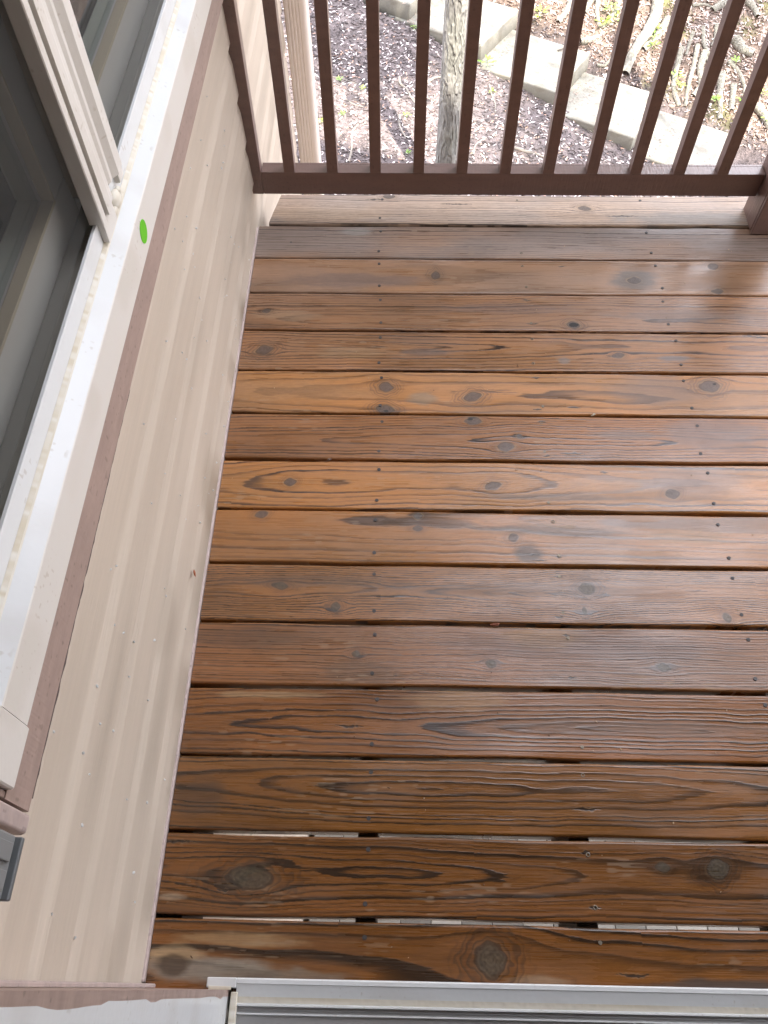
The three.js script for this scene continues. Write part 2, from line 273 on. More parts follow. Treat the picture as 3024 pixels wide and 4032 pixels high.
// ---------------------------------------------------------------- door frame and sill
{
  const door = thing('door_frame', 'white sliding door frame with a dirty threshold track at the bottom of the photo', 'door frame', [0, 0, 0]);
  const j = group('jamb', door); j.position.set(0, 0, 1.9885); j.rotation.x = Math.atan2(0.0185, 1.04);
  // outer strip painted brown with a wavy brush line where the white begins
  const N = 90, yT = 2.05, edge = y => 0.0098 + 0.0022 * (noise(y * 11, 1, 81) - 0.4) + 0.0035 * sst(0.72, 0.85, noise(y * 19, 2, 82)) + 0.004 * sst(0.9, 1.02, y) * noise(y * 30, 4, 83);
  const face = (lo, hi) => { const p = [], ix = []; for (let k = 0; k <= N; k++) { const y = -0.02 + (yT + 0.02) * k / N; p.push(0.155, y, lo(y), 0.155, y, hi(y)); if (k) ix.push(2 * k - 2, 2 * k, 2 * k - 1, 2 * k - 1, 2 * k, 2 * k + 1); } const g = new THREE.BufferGeometry(); g.setAttribute('position', new THREE.Float32BufferAttribute(p, 3)); g.setIndex(ix); g.computeVertexNormals(); return boxUV(g); };
  mesh('painted_edge', [face(() => 0.0005, edge), box(0.0045, 0.1548, -0.02, yT, 0.0006, 0.012, 0.0005)], M.brownTrim, j);
  mesh('white_face', [face(edge, () => 0.16), box(0.09, 0.1546, -0.02, yT, 0.0125, 0.155, 0)], M.white, j);
  mesh('casing_channel', [alongY([[0.0035, -0.0062], [0.021, -0.0062], [0.023, -0.004], [0.023, -0.0002], [0.0035, -0.0002]], 0.0005, yT)], M.mauve, j);
  const side = alongX([[1.9715, 0.002], [1.9715, 0.030], [1.974, 0.0335], [1.980, 0.0335], [1.9805, 0.0320], [2.0075, 0.0245], [2.0085, 0.0255], [2.0100, 0.0300], [2.0125, 0.0300], [2.0130, 0.0200], [2.0215, 0.0200], [2.0220, 0.0270], [2.0245, 0.0270], [2.0250, 0.0200], [2.045, 0.0200], [2.0455, 0.032], [2.048, 0.032], [2.13, 0.02], [2.13, 0.002]], 0.1685, 1.975);
  const sill = group('door_sill', door);
  mesh('threshold', [side, box(0.1172, 0.168, 0.002, 0.0335, 1.9715, 1.9870, 0.002)], M.white, sill);
  mesh('track', [box(0.172, 1.97, 0.0202, 0.0216, 2.0132, 2.0213, 0), box(0.172, 1.97, 0.0202, 0.0216, 2.0252, 2.0448, 0), box(0.172, 1.97, 0.0217, 0.0245, 2.0165, 2.0180, 0.0005)], M.metal, sill);
  mesh('caulk_line', [box(0.160, 0.1715, 0.012, 0.0335, 1.9925, 2.043, 0.002), alongX([[1.9990, 0.0269], [2.0072, 0.0246], [2.0080, 0.0254], [1.9990, 0.0275]], 0.172, 1.97), box(0.1215, 0.160, 0.0335, 0.0352, 1.9845, 1.9900, 0.001)], M.caulk, sill);
}
// ---------------------------------------------------------------- sticker, wall box, downspout
{
  const g = new THREE.CylinderGeometry(0.0185, 0.0185, 0.0006, 40).rotateZ(Math.PI / 2); // stuck on the window flange
  g.scale(1, 1.0, 1.0); g.translate(0.0205, 0.7560, 0.962);
  tag(mesh('sticker', boxUV(g), M.green), 'round bright green sticker on the white window frame', 'sticker');
  const b = thing('wall_box', 'grey plastic wall box on the siding at the left edge of the photo', 'utility box', [0, 0.728, 1.898]);
  mesh('body', [box(-0.004, 0.034, 0, 0.115, -0.036, 0.036, 0.006)], M.greyBox, b);
  mesh('cover', [box(0.0342, 0.044, 0.006, 0.109, -0.031, 0.031, 0.004), box(0.0442, 0.0475, 0.016, 0.098, -0.022, -0.004, 0.0015), box(0.0442, 0.0475, 0.016, 0.098, 0.004, 0.022, 0.0015)], M.greyLight, b);
  mesh('hinge', [box(0.0342, 0.050, -0.002, 0.0055, -0.030, 0.030, 0.002)], M.greyBox, b);
  const d = thing('downspout', 'cream ribbed downspout at the corner of the house wall beyond the railing', 'downspout', [0.0, -3.3, -1.04]);
  const pts = []; const x0 = 0.002, x1 = 0.086, zf = 0.012, zb = -0.055;
  pts.push([x0, zb], [x0, zf - 0.006], [x0 + 0.006, zf]);
  for (const x of [0.020, 0.032, 0.044, 0.056]) pts.push([x - 0.004, zf], [x - 0.002, zf - 0.0022], [x + 0.001, zf - 0.0022], [x + 0.003, zf]);
  for (let k = 0; k <= 8; k++) { const a = k / 8 * Math.PI / 2; pts.push([x1 - 0.018 + 0.018 * Math.sin(a), zf - 0.018 + 0.018 * Math.cos(a)]); }
  pts.push([x1, zb]);
  mesh('pipe', alongY(pts, 0.3, 8.5), M.spout, d);
  mesh('outlet', tube([[0.044, 0.32, -0.02], [0.044, 0.2, -0.01], [0.06, 0.12, 0.06], [0.10, 0.08, 0.22]], 0.042, 0.042, 12, 10, 2, 0.02), M.spout, d);
}
// ---------------------------------------------------------------- deck
const P = 0.1445, NB = 15, LEN = 2.4;
// per board: base, late wood, ring spacing, pith offset, depth at the left, depth slope, contrast, roughness, grey
const BOARD = [
  { b: [0.32, 0.25, 0.20], l: [0.13, 0.09, 0.065], sp: 0.0042, c: -0.10, d: 0.03, s: 0.01, k: 0.75, r: 0.6, g: 0.25 },
  { b: [0.215, 0.145, 0.105], l: [0.09, 0.062, 0.05], sp: 0.0052, c: 0.22, d: 0.02, s: 0.01, k: 0.5, r: 0.38, g: 0.45 },
  { b: [0.235, 0.138, 0.082], l: [0.13, 0.085, 0.06], sp: 0.011, c: 0.07, d: 0.09, s: 0.01, k: 0.28, r: 0.36, g: 0.2 },
  { b: [0.225, 0.120, 0.066], l: [0.085, 0.05, 0.036], sp: 0.0050, c: 0.10, d: 0.03, s: -0.012, k: 0.7, r: 0.36, g: 0.12 },
  { b: [0.235, 0.118, 0.058], l: [0.075, 0.043, 0.032], sp: 0.0056, c: 0.055, d: -0.006, s: 0.032, k: 0.75, r: 0.36, g: 0.08 },
  { b: [0.285, 0.142, 0.062], l: [0.105, 0.06, 0.04], sp: 0.0064, c: 0.075, d: 0.07, s: -0.01, k: 0.5, r: 0.38, g: 0.05 },
  { b: [0.215, 0.098, 0.043], l: [0.065, 0.036, 0.027], sp: 0.0050, c: 0.085, d: 0.022, s: -0.026, k: 0.8, r: 0.36, g: 0.05 },
  { b: [0.255, 0.124, 0.05], l: [0.075, 0.042, 0.03], sp: 0.0062, c: 0.065, d: 0.05, s: 0.012, k: 0.65, r: 0.34, g: 0.04 },
  { b: [0.215, 0.103, 0.042], l: [0.07, 0.04, 0.028], sp: 0.0070, c: 0.03, d: 0.06, s: -0.014, k: 0.5, r: 0.32, g: 0.05 },
  { b: [0.205, 0.098, 0.040], l: [0.05, 0.03, 0.022], sp: 0.0047, c: 0.062, d: 0.018, s: -0.018, k: 0.9, r: 0.34, g: 0.05 },
  { b: [0.190, 0.086, 0.036], l: [0.065, 0.036, 0.022], sp: 0.0054, c: 0.19, d: 0.03, s: 0.0, k: 0.6, r: 0.36, g: 0.05 },
  { b: [0.200, 0.085, 0.030], l: [0.045, 0.025, 0.016], sp: 0.0082, c: 0.080, d: -0.028, s: 0.030, k: 0.9, r: 0.33, g: 0.0 },
  { b: [0.205, 0.092, 0.030], l: [0.045, 0.026, 0.014], sp: 0.0095, c: 0.060, d: -0.035, s: 0.062, k: 0.95, r: 0.33, g: 0.0 },
  { b: [0.180, 0.078, 0.027], l: [0.040, 0.023, 0.013], sp: 0.0068, c: 0.064, d: 0.012, s: 0.016, k: 0.95, r: 0.34, g: 0.0 },
  { b: [0.185, 0.078, 0.026], l: [0.040, 0.022, 0.012], sp: 0.0105, c: 0.095, d: 0.06, s: 0.02, k: 0.9, r: 0.34, g: 0.0 },
];
// board, along, across, half length, half width
const KNOTS = [[0, .394, .017, .02, .011], [0, .991, .066, .02, .011], [2, .532, .069, .013, .017], [2, 1.1, .084, .019, .013], [2, 1.327, .125, .017, .011], [2, 1.334, .028, .016, .012], [3, .059, .074, .012, .009], [3, .908, .116, .018, .014], [4, .066, .073, .025, .016], [4, 1.016, .082, .017, .01], [5, .397, .055, .021, .016], [5, .397, .126, .024, .015], [5, .622, .083, .024, .015], [5, 1.238, .043, .026, .02], [6, .62, .023, .021, .012], [6, .697, .098, .023, .013], [6, .733, .067, .008, .007], [7, .171, .066, .015, .011], [7, .66, .071, .02, .012], [7, 1.085, .087, .018, .013], [8, .112, .018, .015, .01], [8, .479, .017, .011, .009], [8, .479, .049, .012, .007], [8, .699, .069, .013, .011], [9, .172, .057, .019, .009], [9, .298, .104, .011, .011], [9, .842, .107, .006, .009], [9, .854, .055, .019, .015], [9, 1.148, .118, .009, .012], [10, .346, .071, .009, .008], [10, .632, .088, .012, .009], [10, .994, .09, .015, .009], [13, .168, .077, .046, .021], [13, .929, .048, .014, .009], [13, 1.03, .05, .024, .017], [14, .603, .058, .030, .028], [11, 1.75, .06, .02, .013], [12, 1.9, .07, .02, .014], [4, 1.8, .05, .02, .013], [7, 1.7, .05, .02, .012], [10, 1.9, .05, .02, .012], [1, 1.8, .06, .018, .012]];
// soft stains: board, along, across, half length, half width, colour, strength
const STAIN = [[1, .30, .03, .05, .018, [.30, .29, .26], .6], [2, 1.1, .078, .075, .046, [.12, .115, .11], .75], [2, .30, .09, .22, .03, [.12, .09, .085], .5], [2, 1.34, .1, .1, .05, [.19, .1, .05], .5], [3, .12, .09, .10, .02, [.34, .22, .13], .55], [3, .75, .06, .2, .025, [.16, .12, .11], .4], [3, 1.2, .08, .2, .02, [.15, .12, .11], .45], [4, 1.16, .09, .05, .01, [.15, .14, .14], .7], [4, .87, .1, .015, .012, [.17, .16, .15], .6], [4, .3, .08, .10, .02, [.30, .2, .11], .4], [4, .5, .075, .07, .012, [.1, .075, .065], .6], [5, .49, .09, .04, .02, [.24, .19, .13], .6], [5, .15, .07, .22, .035, [.36, .185, .075], .7], [5, 1.1, .06, .12, .05, [.19, .13, .1], .55], [6, 1.0, .06, .09, .012, [.16, .12, .1], .6], [6, 1.22, .05, .14, .05, [.20, .14, .12], .6], [7, .8, .10, .18, .01, [.12, .09, .07], .6], [7, 1.15, .05, .12, .05, [.27, .19, .16], .45], [8, .73, .11, .035, .028, [.075, .06, .05], .8], [8, .80, .05, .16, .014, [.10, .075, .06], .6], [8, 1.1, .06, .09, .022, [.27, .15, .065], .6], [9, .25, .045, .2, .016, [.10, .06, .035], .5], [9, .7, .06, .35, .018, [.10, .065, .045], .45], [10, .74, .03, .09, .022, [.30, .15, .04], .65], [10, .1, .04, .15, .025, [.095, .05, .025], .55], [10, .36, .11, .08, .03, [.12, .06, .025], .55], [10, .85, .05, .35, .03, [.10, .06, .045], .45], [11, .56, .025, .10, .024, [.33, .19, .085], .55], [11, .18, .02, .12, .008, [.34, .22, .11], .6], [11, .9, .075, .3, .016, [.085, .055, .035], .45], [12, .05, .08, .06, .035, [.055, .035, .022], .55], [13, .03, .11, .03, .006, [.36, .26, .17], .7], [14, .05, .06, .05, .014, [.42, .29, .16], .85], [14, .16, .035, .12, .012, [.36, .23, .11], .6], [14, .12, .083, .13, .020, [.24, .20, .155], .95], [14, .05, .075, .03, .018, [.05, .025, .01], .8], [14, .25, .09, .12, .012, [.17, .12, .08], .8], [14, .68, .09, .06, .014, [.30, .20, .12], .6], [14, 1.0, .088, .12, .01, [.04, .035, .03], .8], [0, .2, .1, .2, .03, [.42, .30, .2], .5], [0, 1.3, .11, .25, .03, [.26, .24, .22], .7]];
// splits and torn fibres: board, along, across, half length
const TEAR = [[3, .785, .026, .017], [3, .796, .112, .018], [4, 1.384, .012, .031], [4, 1.41, .018, .025], [5, .785, .122, .012], [5, .789, .02, .012], [5, .88, .115, .02], [6, .618, .012, .018], [6, .793, .023, .012], [6, .796, .122, .009], [8, .755, .126, .018], [8, .740, .112, .016], [8, .798, .116, .008], [9, .792, .027, .01], [10, .797, .023, .009], [10, .799, .115, .009], [13, .789, .026, .009], [13, .796, .115, .012], [13, .12, .098, .012], [11, .34, .08, .03], [9, .785, .12, .01], [7, .93, .03, .01], [0, .6, .05, .05], [0, 1.1, .1, .05], [0, .35, .03, .03], [6, .86, .115, .03], [2, .9, .03, .012], [12, .8, .09, .03], [13, .02, .02, .05], [14, .85, .075, .03]];
const HOLES = [[3, .908, .116, .014, .009], [1, .105, .075, .004, .003], [5, 1.252, .036, .005, .003], [5, .399, .132, .006, .003], [6, .612, .017, .008, .003]];
const boardTex = (() => {
  const W = 2048, RH = 136, Hh = 2048, col = new Uint8Array(W * Hh * 4), bmp = new Uint8Array(W * Hh * 4), rgh = new Uint8Array(W * Hh * 4);
  for (let n = 0; n < NB; n++) {
    const B = BOARD[n], S = 1000 + n * 37, kn = KNOTS.filter(k => k[0] === n), sn = STAIN.filter(k => k[0] === n), tn = TEAR.filter(k => k[0] === n), hn = HOLES.filter(k => k[0] === n);
    const dU = new Float32Array(W), wU = new Float32Array(W), spU = new Float32Array(W);
    for (let i = 0; i < W; i++) { const u = i / W * LEN; dU[i] = B.d + B.s * u + 0.030 * (fbm(u * 2.1, 3, S, 3) - 0.5); wU[i] = 0.022 * (fbm(u * 1.7, 9, S + 5, 3) - 0.5) + 0.0022 * (noise(u * 22, 2, S + 6) - 0.5); }
    for (let j = 0; j < RH; j++) for (let i = 0; i < W; i++) {
      const u = i / W * LEN, v = j / RH * P;
      let vv = v, inK = 0, kr = 9, kh = 0;
      for (const k of kn) {
        const dx0 = u - k[1], dy0 = v - k[2]; if (Math.abs(dx0) > k[3] * 9) continue;
        const wob = 1 + 0.25 * (noise(u * 90, v * 90, S + 8) - 0.5), e = k[3] / k[4], dx = dx0 / Math.max(e, 1.3) / 1.5, dy = dy0, r2 = dx * dx + dy * dy, a2 = (k[4] * 1.15) ** 2;
        vv -= dy * Math.min(1, a2 / Math.max(r2, a2 * 0.8)) * 0.92;
        const ta = 0.5 * (hash(Math.round(k[1] * 1000), 5, n) - 0.35), lx = Math.abs(dx0 * Math.cos(ta) - dy0 * Math.sin(ta)) / k[3], ly = Math.abs(dx0 * Math.sin(ta) + dy0 * Math.cos(ta)) / k[4], rr = Math.pow(lx ** 1.55 + ly ** 1.55, 1 / 1.55) * wob; if (rr < kr) { kr = rr; kh = k[4]; }
      }
      const q = vv + wU[i] - B.c, depth = dU[i] + 0.0035 * (noise(u * 14, v * 60, S + 2) - 0.5);
      const R = Math.sqrt(q * q + depth * depth * 1.0) + 0.0009 * (fbm(u * 30, v * 420, S + 3, 3) - 0.5) * 2;
      const ph = R / (B.sp * (n < 9 ? 1.6 : 1.08)) + 0.9 * noise(R * 90, 1, S + 4), t = ph - Math.floor(ph), id = Math.floor(ph);
      const wid = (n < 9 ? 0.34 : 0.42) + 0.3 * hash(id, 7, S), late = sst(1 - wid, 0.88, t) * (1 - sst(0.93, 1.0, t)) * (0.5 + 0.7 * hash(id, 3, S)) * (0.65 + 0.7 * noise(u * 5, id * 3.1, S + 9));
      const fib = noise(u * 55, v * 1500, S + 10), fib2 = noise(u * 16, v * 600, S + 11), low = fbm(u * 3, v * 14, S + 12, 3), mot = noise(u * 160, v * 260, S + 13);
      const bb = (q => [B.b[0] * mix(1.43, 1.36, 1 - sst(2, 8, n)) * q, B.b[1] * mix(1.31, 1.32, 1 - sst(0, 4, n)) * q, B.b[2] * mix(0.92, 1.3, 1 - sst(0, 7, n)) * q])(1 - 0.24 * sst(7, 13, n)); let c = mix3(bb, [bb[0] * 1.2, bb[1] * 1.12, bb[2] * 1.0], sst(0.35, 0.8, low)); c = mix3(c, bb.map(x => x * 0.66), sst(0.5, 0.85, fbm(u * 2.2, v * 7, S + 14, 3)) * 0.75);
      c = mix3(c, n < 11 ? B.l.map(x => x * 0.62) : B.l, clamp(late * B.k * (n > 10 ? 1.08 : 1.25)));
      const fin = sst(0.55, 0.95, ph * 3.1 + 0.8 * noise(u * 9, ph * 3, S + 31) - Math.floor(ph * 3.1 + 0.8 * noise(u * 9, ph * 3, S + 31))); c = mix3(c, B.l, 0.22 * fin * B.k); const f = 0.86 + 0.2 * fib + 0.1 * (fib2 - 0.5) + 0.06 * (mot - 0.5); c = c.map(x => x * f);
      const grey = B.g * sst(0.35, 0.75, fbm(u * 4, v * 12, S + 15, 3)), lum = c[0] * 0.4 + c[1] * 0.6; c = mix3(c, [lum * 1.08, lum * 1.03, lum], grey);
      let b = 0.5 - 0.22 * (1 - late) * 0.6 + 0.22 * late * B.k + 0.16 * (fib - 0.5) + 0.12 * (fib2 - 0.5) + 0.05 * (mot - 0.5), ro = B.r - 0.055 + 0.10 * (low - 0.5) - 0.06 * late + 0.16 * (fib2 - 0.5) + 0.10 * sst(0.5, 0.8, fbm(u * 7, v * 30, S + 19, 3));
      for (const s of sn) {
        const e = Math.hypot((u - s[1]) / s[3], (v - s[2]) / s[4]); if (e > 1.9) continue;
        const m = (1 - sst(0.55, 1.25, e + 0.75 * (fbm(u * 22, v * 90, S + 16, 4) - 0.5))) * s[6];
        c = mix3(c, s[5].map(x => x * (0.8 + 0.3 * fib + 0.12 * mot) * (1 - 0.25 * late)), m); ro += 0.10 * m;
      }
      // wear: pale scraped flecks along the raised grain
      const wear = sst(0.70, 0.86, noise(u * 36, v * 330, S + 17)) * sst(0.56, 0.78, fbm(u * 5, v * 20, S + 18, 3)); c = mix3(c, [0.40, 0.28, 0.17], wear * 0.28); ro += wear * 0.12;
      if (kr < 3.2) {
        const halo = 1 - sst(1.0, 2.6, kr); c = mix3(c, [c[0] * 0.72, c[1] * 0.68, c[2] * 0.62], halo * 0.7 * (0.6 + 0.5 * noise(u * 60, v * 160, S + 21)));
        const ring = 0.5 + 0.5 * Math.sin(kr * 24 + 5 * noise(u * 120, v * 120, S + 22)), pale = sst(0.9, 1.05, kr) * (1 - sst(1.1, 1.4, kr)) * noise(u * 90, v * 90, S + 24); c = mix3(c, [0.40, 0.27, 0.15], pale * (n < 9 ? 0.6 : 0.2));
        { const sw = kr + 0.22 * (noise(u * 70, v * 110, S + 41) - 0.5), w2 = sst(1.0, 1.2, kr) * (1 - sst(1.7, 3.0, kr)) * (kh > 0.0135 ? 1 : 0.5), t2 = sw * 2.3 - Math.floor(sw * 2.3); c = mix3(c, B.l, w2 * 0.6 * sst(0.2, 0.8, t2) * (1 - sst(0.85, 1, t2))); } const rim = sst(0.72, 0.9, kr) * (1 - sst(0.98, 1.1, kr)); c = mix3(c, [0.03, 0.02, 0.014], rim * 0.7); const inside = 1 - sst(0.82, 1.02, kr); const kc = n < 9 ? [0.052, 0.038, 0.031] : [0.042, 0.032, 0.018];
        c = mix3(c, mix3(kc, kc.map(x => x * 2.0), ring * 0.5 + 1.1 * noise(u * 260, v * 260, S + 23) - 0.3), inside * (0.85 - 0.35 * rim)); b = mix(b, 0.42 + 0.35 * noise(u * 260, v * 260, S + 20), inside); ro += inside * 0.08;
      }
      for (const s of tn) { const dx = (u - s[1]) / s[3]; if (Math.abs(dx) > 1) continue; const dy = v - s[2] - 0.004 * (noise(u * 120, s[2] * 50, S + 25) - 0.5), w = (0.0028 * (1 - Math.abs(dx)) + 0.0004) * (0.4 + noise(u * 240, 3, S + 26)); const m = 1 - sst(w * 0.6, w * 1.25, Math.abs(dy)); const rim = (1 - sst(w * 1.2, w * 2.4, Math.abs(dy))) * noise(u * 200, v * 200, S + 27); c = mix3(c, [0.36, 0.24, 0.14], rim * 0.45); c = mix3(c, [0.022, 0.014, 0.010], m * 0.92); b -= 0.45 * m; }
      for (const s of hn) { const e = Math.hypot((u - s[1]) / s[3], (v - s[2]) / s[4]) + 0.3 * (noise(u * 300, v * 300, S + 28) - 0.5), m = 1 - sst(0.85, 1.0, e); c = mix3(c, [0.010, 0.008, 0.006], m); b -= 0.5 * m; ro += 0.3 * m; }
      const o = ((n * RH + j) * W + i) * 4; col[o] = enc(c[0]); col[o + 1] = enc(c[1]); col[o + 2] = enc(c[2]); bmp[o] = bmp[o + 1] = bmp[o + 2] = Math.round(clamp(b) * 255); rgh[o] = rgh[o + 1] = rgh[o + 2] = Math.round(clamp(ro) * 255); col[o + 3] = bmp[o + 3] = rgh[o + 3] = 255;
    }
  }
  return { col: finishTex(col, W, Hh, true), bmp: finishTex(bmp, W, Hh, false), rgh: finishTex(rgh, W, Hh, false), v: (n, f) => (n * RH + 3 + f * (RH - 6)) / Hh };
})();
const deckMat = new THREE.MeshPhysicalMaterial({ map: boardTex.col, bumpMap: boardTex.bmp, bumpScale: 0.0006, roughnessMap: boardTex.rgh, roughness: 1, ior: 1.6 });
const deck = thing('wooden_deck', 'wet stained wooden deck of wide boards with dark gaps', 'deck');
{
  const R = rng(11), gapHalf = [0.0029, 0.0025, 0.0025, 0.0027, 0.003, 0.003, 0.0032, 0.003, 0.003, 0.0034, 0.0032, 0.0032, 0.0033, 0.0034, 0.0038];
  const nailG = new THREE.CylinderGeometry(0.0042, 0.0042, 0.0024, 12), nailG2 = new THREE.CylinderGeometry(0.0036, 0.0036, 0.0024, 10), washer = new THREE.TorusGeometry(0.0032, 0.0012, 6, 14).rotateX(Math.PI / 2);
  for (let n = 0; n < NB; n++) {
    const z0 = (n - 1) * P + (n ? gapHalf[n - 1] : 0.004), z1 = n === NB - 1 ? 2.02 : n * P - gapHalf[n], y = (n === 0 ? 0.004 : 0) + (R() - 0.5) * 0.0016, th = 0.036, r = 0.0055, x0 = n === 0 ? 0.032 : 0.0045;
    const prof = []; // (z, y), back edge to front edge over the top
    prof.push([z0, y - th]); for (let k = 0; k <= 5; k++) { const a = k / 5 * Math.PI / 2; prof.push([z0 + r - r * Math.cos(a), y - r + r * Math.sin(a)]); }
    for (let k = 1; k < 6; k++) { const a = k / 6; prof.push([mix(z0 + r, z1 - r, a), y - 0.0012 * (n % 3 ? 1 : -0.5) * Math.sin(a * Math.PI)]); }
    for (let k = 0; k <= 5; k++) { const a = k / 5 * Math.PI / 2; prof.push([z1 - r + r * Math.sin(a), y - r + r * Math.cos(a)]); } prof.push([z1, y - th]);
    const NX = 70, pos = [], uv = [], ix = [], m = prof.length;
    for (let i = 0; i <= NX; i++) for (let k = 0; k < m; k++) {
      const u = i / NX, x = mix(x0, LEN, u), [pz, py] = prof[k], side = k < 7 ? 1 : k > m - 8 ? 1 : 0;
      const sk = n === 0 && i === 0 ? (z1 - pz) * -0.2 + 0.0 : 0;
      pos.push(x - sk, py + side * 0.0008 * (noise(x * 9, k < 7 ? 1 : 2, 300 + n) - 0.5) * 2, pz + side * 0.0016 * (noise(x * 6, k < 7 ? 3 : 4, 310 + n) - 0.5) * 2 + 0.003 * (noise(x * 0.9, 1, 330 + n) - 0.5));
      uv.push((x - 0) / LEN, boardTex.v(n, clamp((pz - (n - 1) * P) / P + (k === 0 ? 0.02 : k === m - 1 ? -0.02 : 0))));
      if (i && k) { const a = (i - 1) * m + k - 1, b = i * m + k - 1; ix.push(a, a + 1, b, b, a + 1, b + 1); }
    }
    for (const i of [0, NX]) { const c = pos.length / 3; for (let k = 0; k < m; k++) { const o = (i * m + k) * 3; pos.push(pos[o], pos[o + 1], pos[o + 2]); uv.push(uv[(i * m + k) * 2], uv[(i * m + k) * 2 + 1]); } for (let k = 1; k < m - 1; k++) i ? ix.push(c, c + k, c + k + 1) : ix.push(c, c + k + 1, c + k); }
    const g = new THREE.BufferGeometry(); g.setAttribute('position', new THREE.Float32BufferAttribute(pos, 3)); g.setAttribute('uv', new THREE.Float32BufferAttribute(uv, 2)); g.setIndex(ix); g.computeVertexNormals();
    const bd = mesh('deck_board', g, deckMat, deck);
    const drift = [0.373, 0.370, 0.374, 0.378, 0.380, 0.384, 0.384, 0.383, 0.385, 0.384, 0.388, 0.391, 0.389, 0.386, 0.384];
    for (const [jx, kind] of [[0, 0], [0.412, 1], [0.805, 2], [1.2, 2]]) for (const e of [0, 1]) {
      if (n === 0 && jx > 0.1 && e) continue;
      const px = drift[n] + jx + (R() - 0.5) * 0.012 - (kind === 2 ? 0.01 : 0), pz = (e ? z1 - 0.026 : z0 + 0.024) + (R() - 0.5) * 0.006;
      if (kind === 1 && R() < 0.25) continue;
      const nl = mesh('nail', kind === 1 ? (R() < 0.5 ? washer : nailG2) : nailG, kind === 1 ? M.nailBright : M.nail, bd); nl.position.set(px, y + (kind === 1 ? -0.0006 : -0.0004) + 0.0002, pz); nl.rotation.set((R() - 0.5) * 0.16, R() * 6, (R() - 0.5) * 0.16);
    }
  }
  for (const x of [0.382, 0.788, 1.194, 1.6, 2.006, 2.38]) mesh('joist', box(x - 0.019, x + 0.019, -0.225, -0.040, -0.12, 2.02, 0), M.joist, deck);
  mesh('ledger', box(0.005, 0.043, -0.225, -0.040, 0.06, 2.02, 0), M.joist, deck);
  mesh('rim_board', box(0.044, LEN, -0.225, -0.040, -0.158, -0.121, 0.002), M.joist, deck);
  mesh('beam', box(0.044, LEN, -0.42, -0.226, 0.22, 0.30, 0.002), M.joist, deck);
  for (const x of [0.25, 2.2]) mesh('support_post', box(x - 0.07, x + 0.07, -4.0, -0.421, 0.19, 0.33, 0.004), M.joist, deck);
}
// pale deck of the floor below, seen through the gaps
{
  const t = thing('lower_deck', 'pale grey lower deck seen through the gaps between the boards', 'deck', [0, 0, 0]);
  const mt = new THREE.MeshStandardMaterial({ color: rgb(0.36, 0.34, 0.30), map: paintMap, roughness: 0.6 });
  const mts = [0.65, 1.0, 1.3].map(k => { const q = mt.clone(); q.color.multiplyScalar(k); return q; });
  for (let k = 0; k < 28; k++) mesh('plank', box(0.03 + k * 0.147 + 0.0, 0.03 + k * 0.147 + 0.1455 - 0.003 * hash(k, 1, 9), -2.76, -2.72, -0.6, 2.55, 0.003), mts[Math.floor(hash(k, 3, 5) * 3)], t);
  mesh('frame', [box(0.03, 4.19, -2.95, -2.765, -0.58, 2.5, 0)], M.joist, t);
  for (const x of [0.2, 4.0]) for (const z of [-0.4, 2.2]) mesh('leg', box(x - 0.05, x + 0.05, -4.2, -2.96, z - 0.05, z + 0.05, 0), M.joist, t);
}
// ---------------------------------------------------------------- railing
{
  const rl = thing('deck_railing', 'brown painted deck railing with square balusters at the far edge of the deck', 'railing');
  const zf = -0.032, bw = 0.0315, bx = 0.12463, bs = 0.12404, yT = 1.02;
  mesh('bottom_rail', box(0.0265, 1.471, 0.0836, 0.1560, zf - 0.0385, zf - 0.0008, 0.0018), M.brown, rl);
  mesh('bottom_rail', box(0.0265, 1.471, 0.112, 0.1555, zf - 0.048, zf - 0.039, 0.001), M.brown, rl);
  mesh('top_rail', box(0.0265, 1.471, yT - 0.089, yT, zf - 0.0385, zf - 0.0008, 0.002), M.brown, rl);
  mesh('hand_rail', box(-0.018, 2.44, yT + 0.0005, yT + 0.037, zf - 0.09, zf + 0.05, 0.004), M.brown, rl);
  for (let k = 0; k < 11; k++) { const x1 = bx + bs * k; mesh('baluster', box(x1 - bw, x1, 0.1563, yT - 0.0895, zf - 0.0335, zf, 0.0016), M.brown, rl); }
  // wall side: nailer board against the siding and a square half post
  mesh('wall_board', box(-0.0005, 0.0085, 0.0, yT, zf - 0.075, zf + 0.020, 0.001), M.brown, rl).position.x = -0.030;
  mesh('end_post', box(-0.0205, 0.0262, 0.0838, yT, zf - 0.0345, zf + 0.0003, 0.0022), M.brown, rl);
  // right post: core with facing boards
  const px = 1.472;
  mesh('post', box(px + 0.012, px + 0.108, 0.0015, 1.02, -0.082, 0.022, 0.002), M.brown, rl);
  mesh('facing_board', [box(px, px + 0.0118, 0.004, yT, -0.030, 0.0195, 0.0015), box(px + 0.002, px + 0.0118, 0.0035, yT, -0.082, -0.0305, 0.0015)], M.brown, rl);
  mesh('facing_board', box(px - 0.0005, px + 0.108, 0.0025, yT, 0.0222, 0.034, 0.0025), M.brown, rl);
  for (let k = 0; k < 6; k++) { const x1 = 1.72 + bs * k; mesh('baluster', box(x1 - bw, x1, 0.1563, yT - 0.0895, zf - 0.0335, zf, 0.0016), M.brown, rl); }
  mesh('bottom_rail', box(1.581, 2.4, 0.0836, 0.1560, zf - 0.0385, zf - 0.0008, 0.0018), M.brown, rl);
}
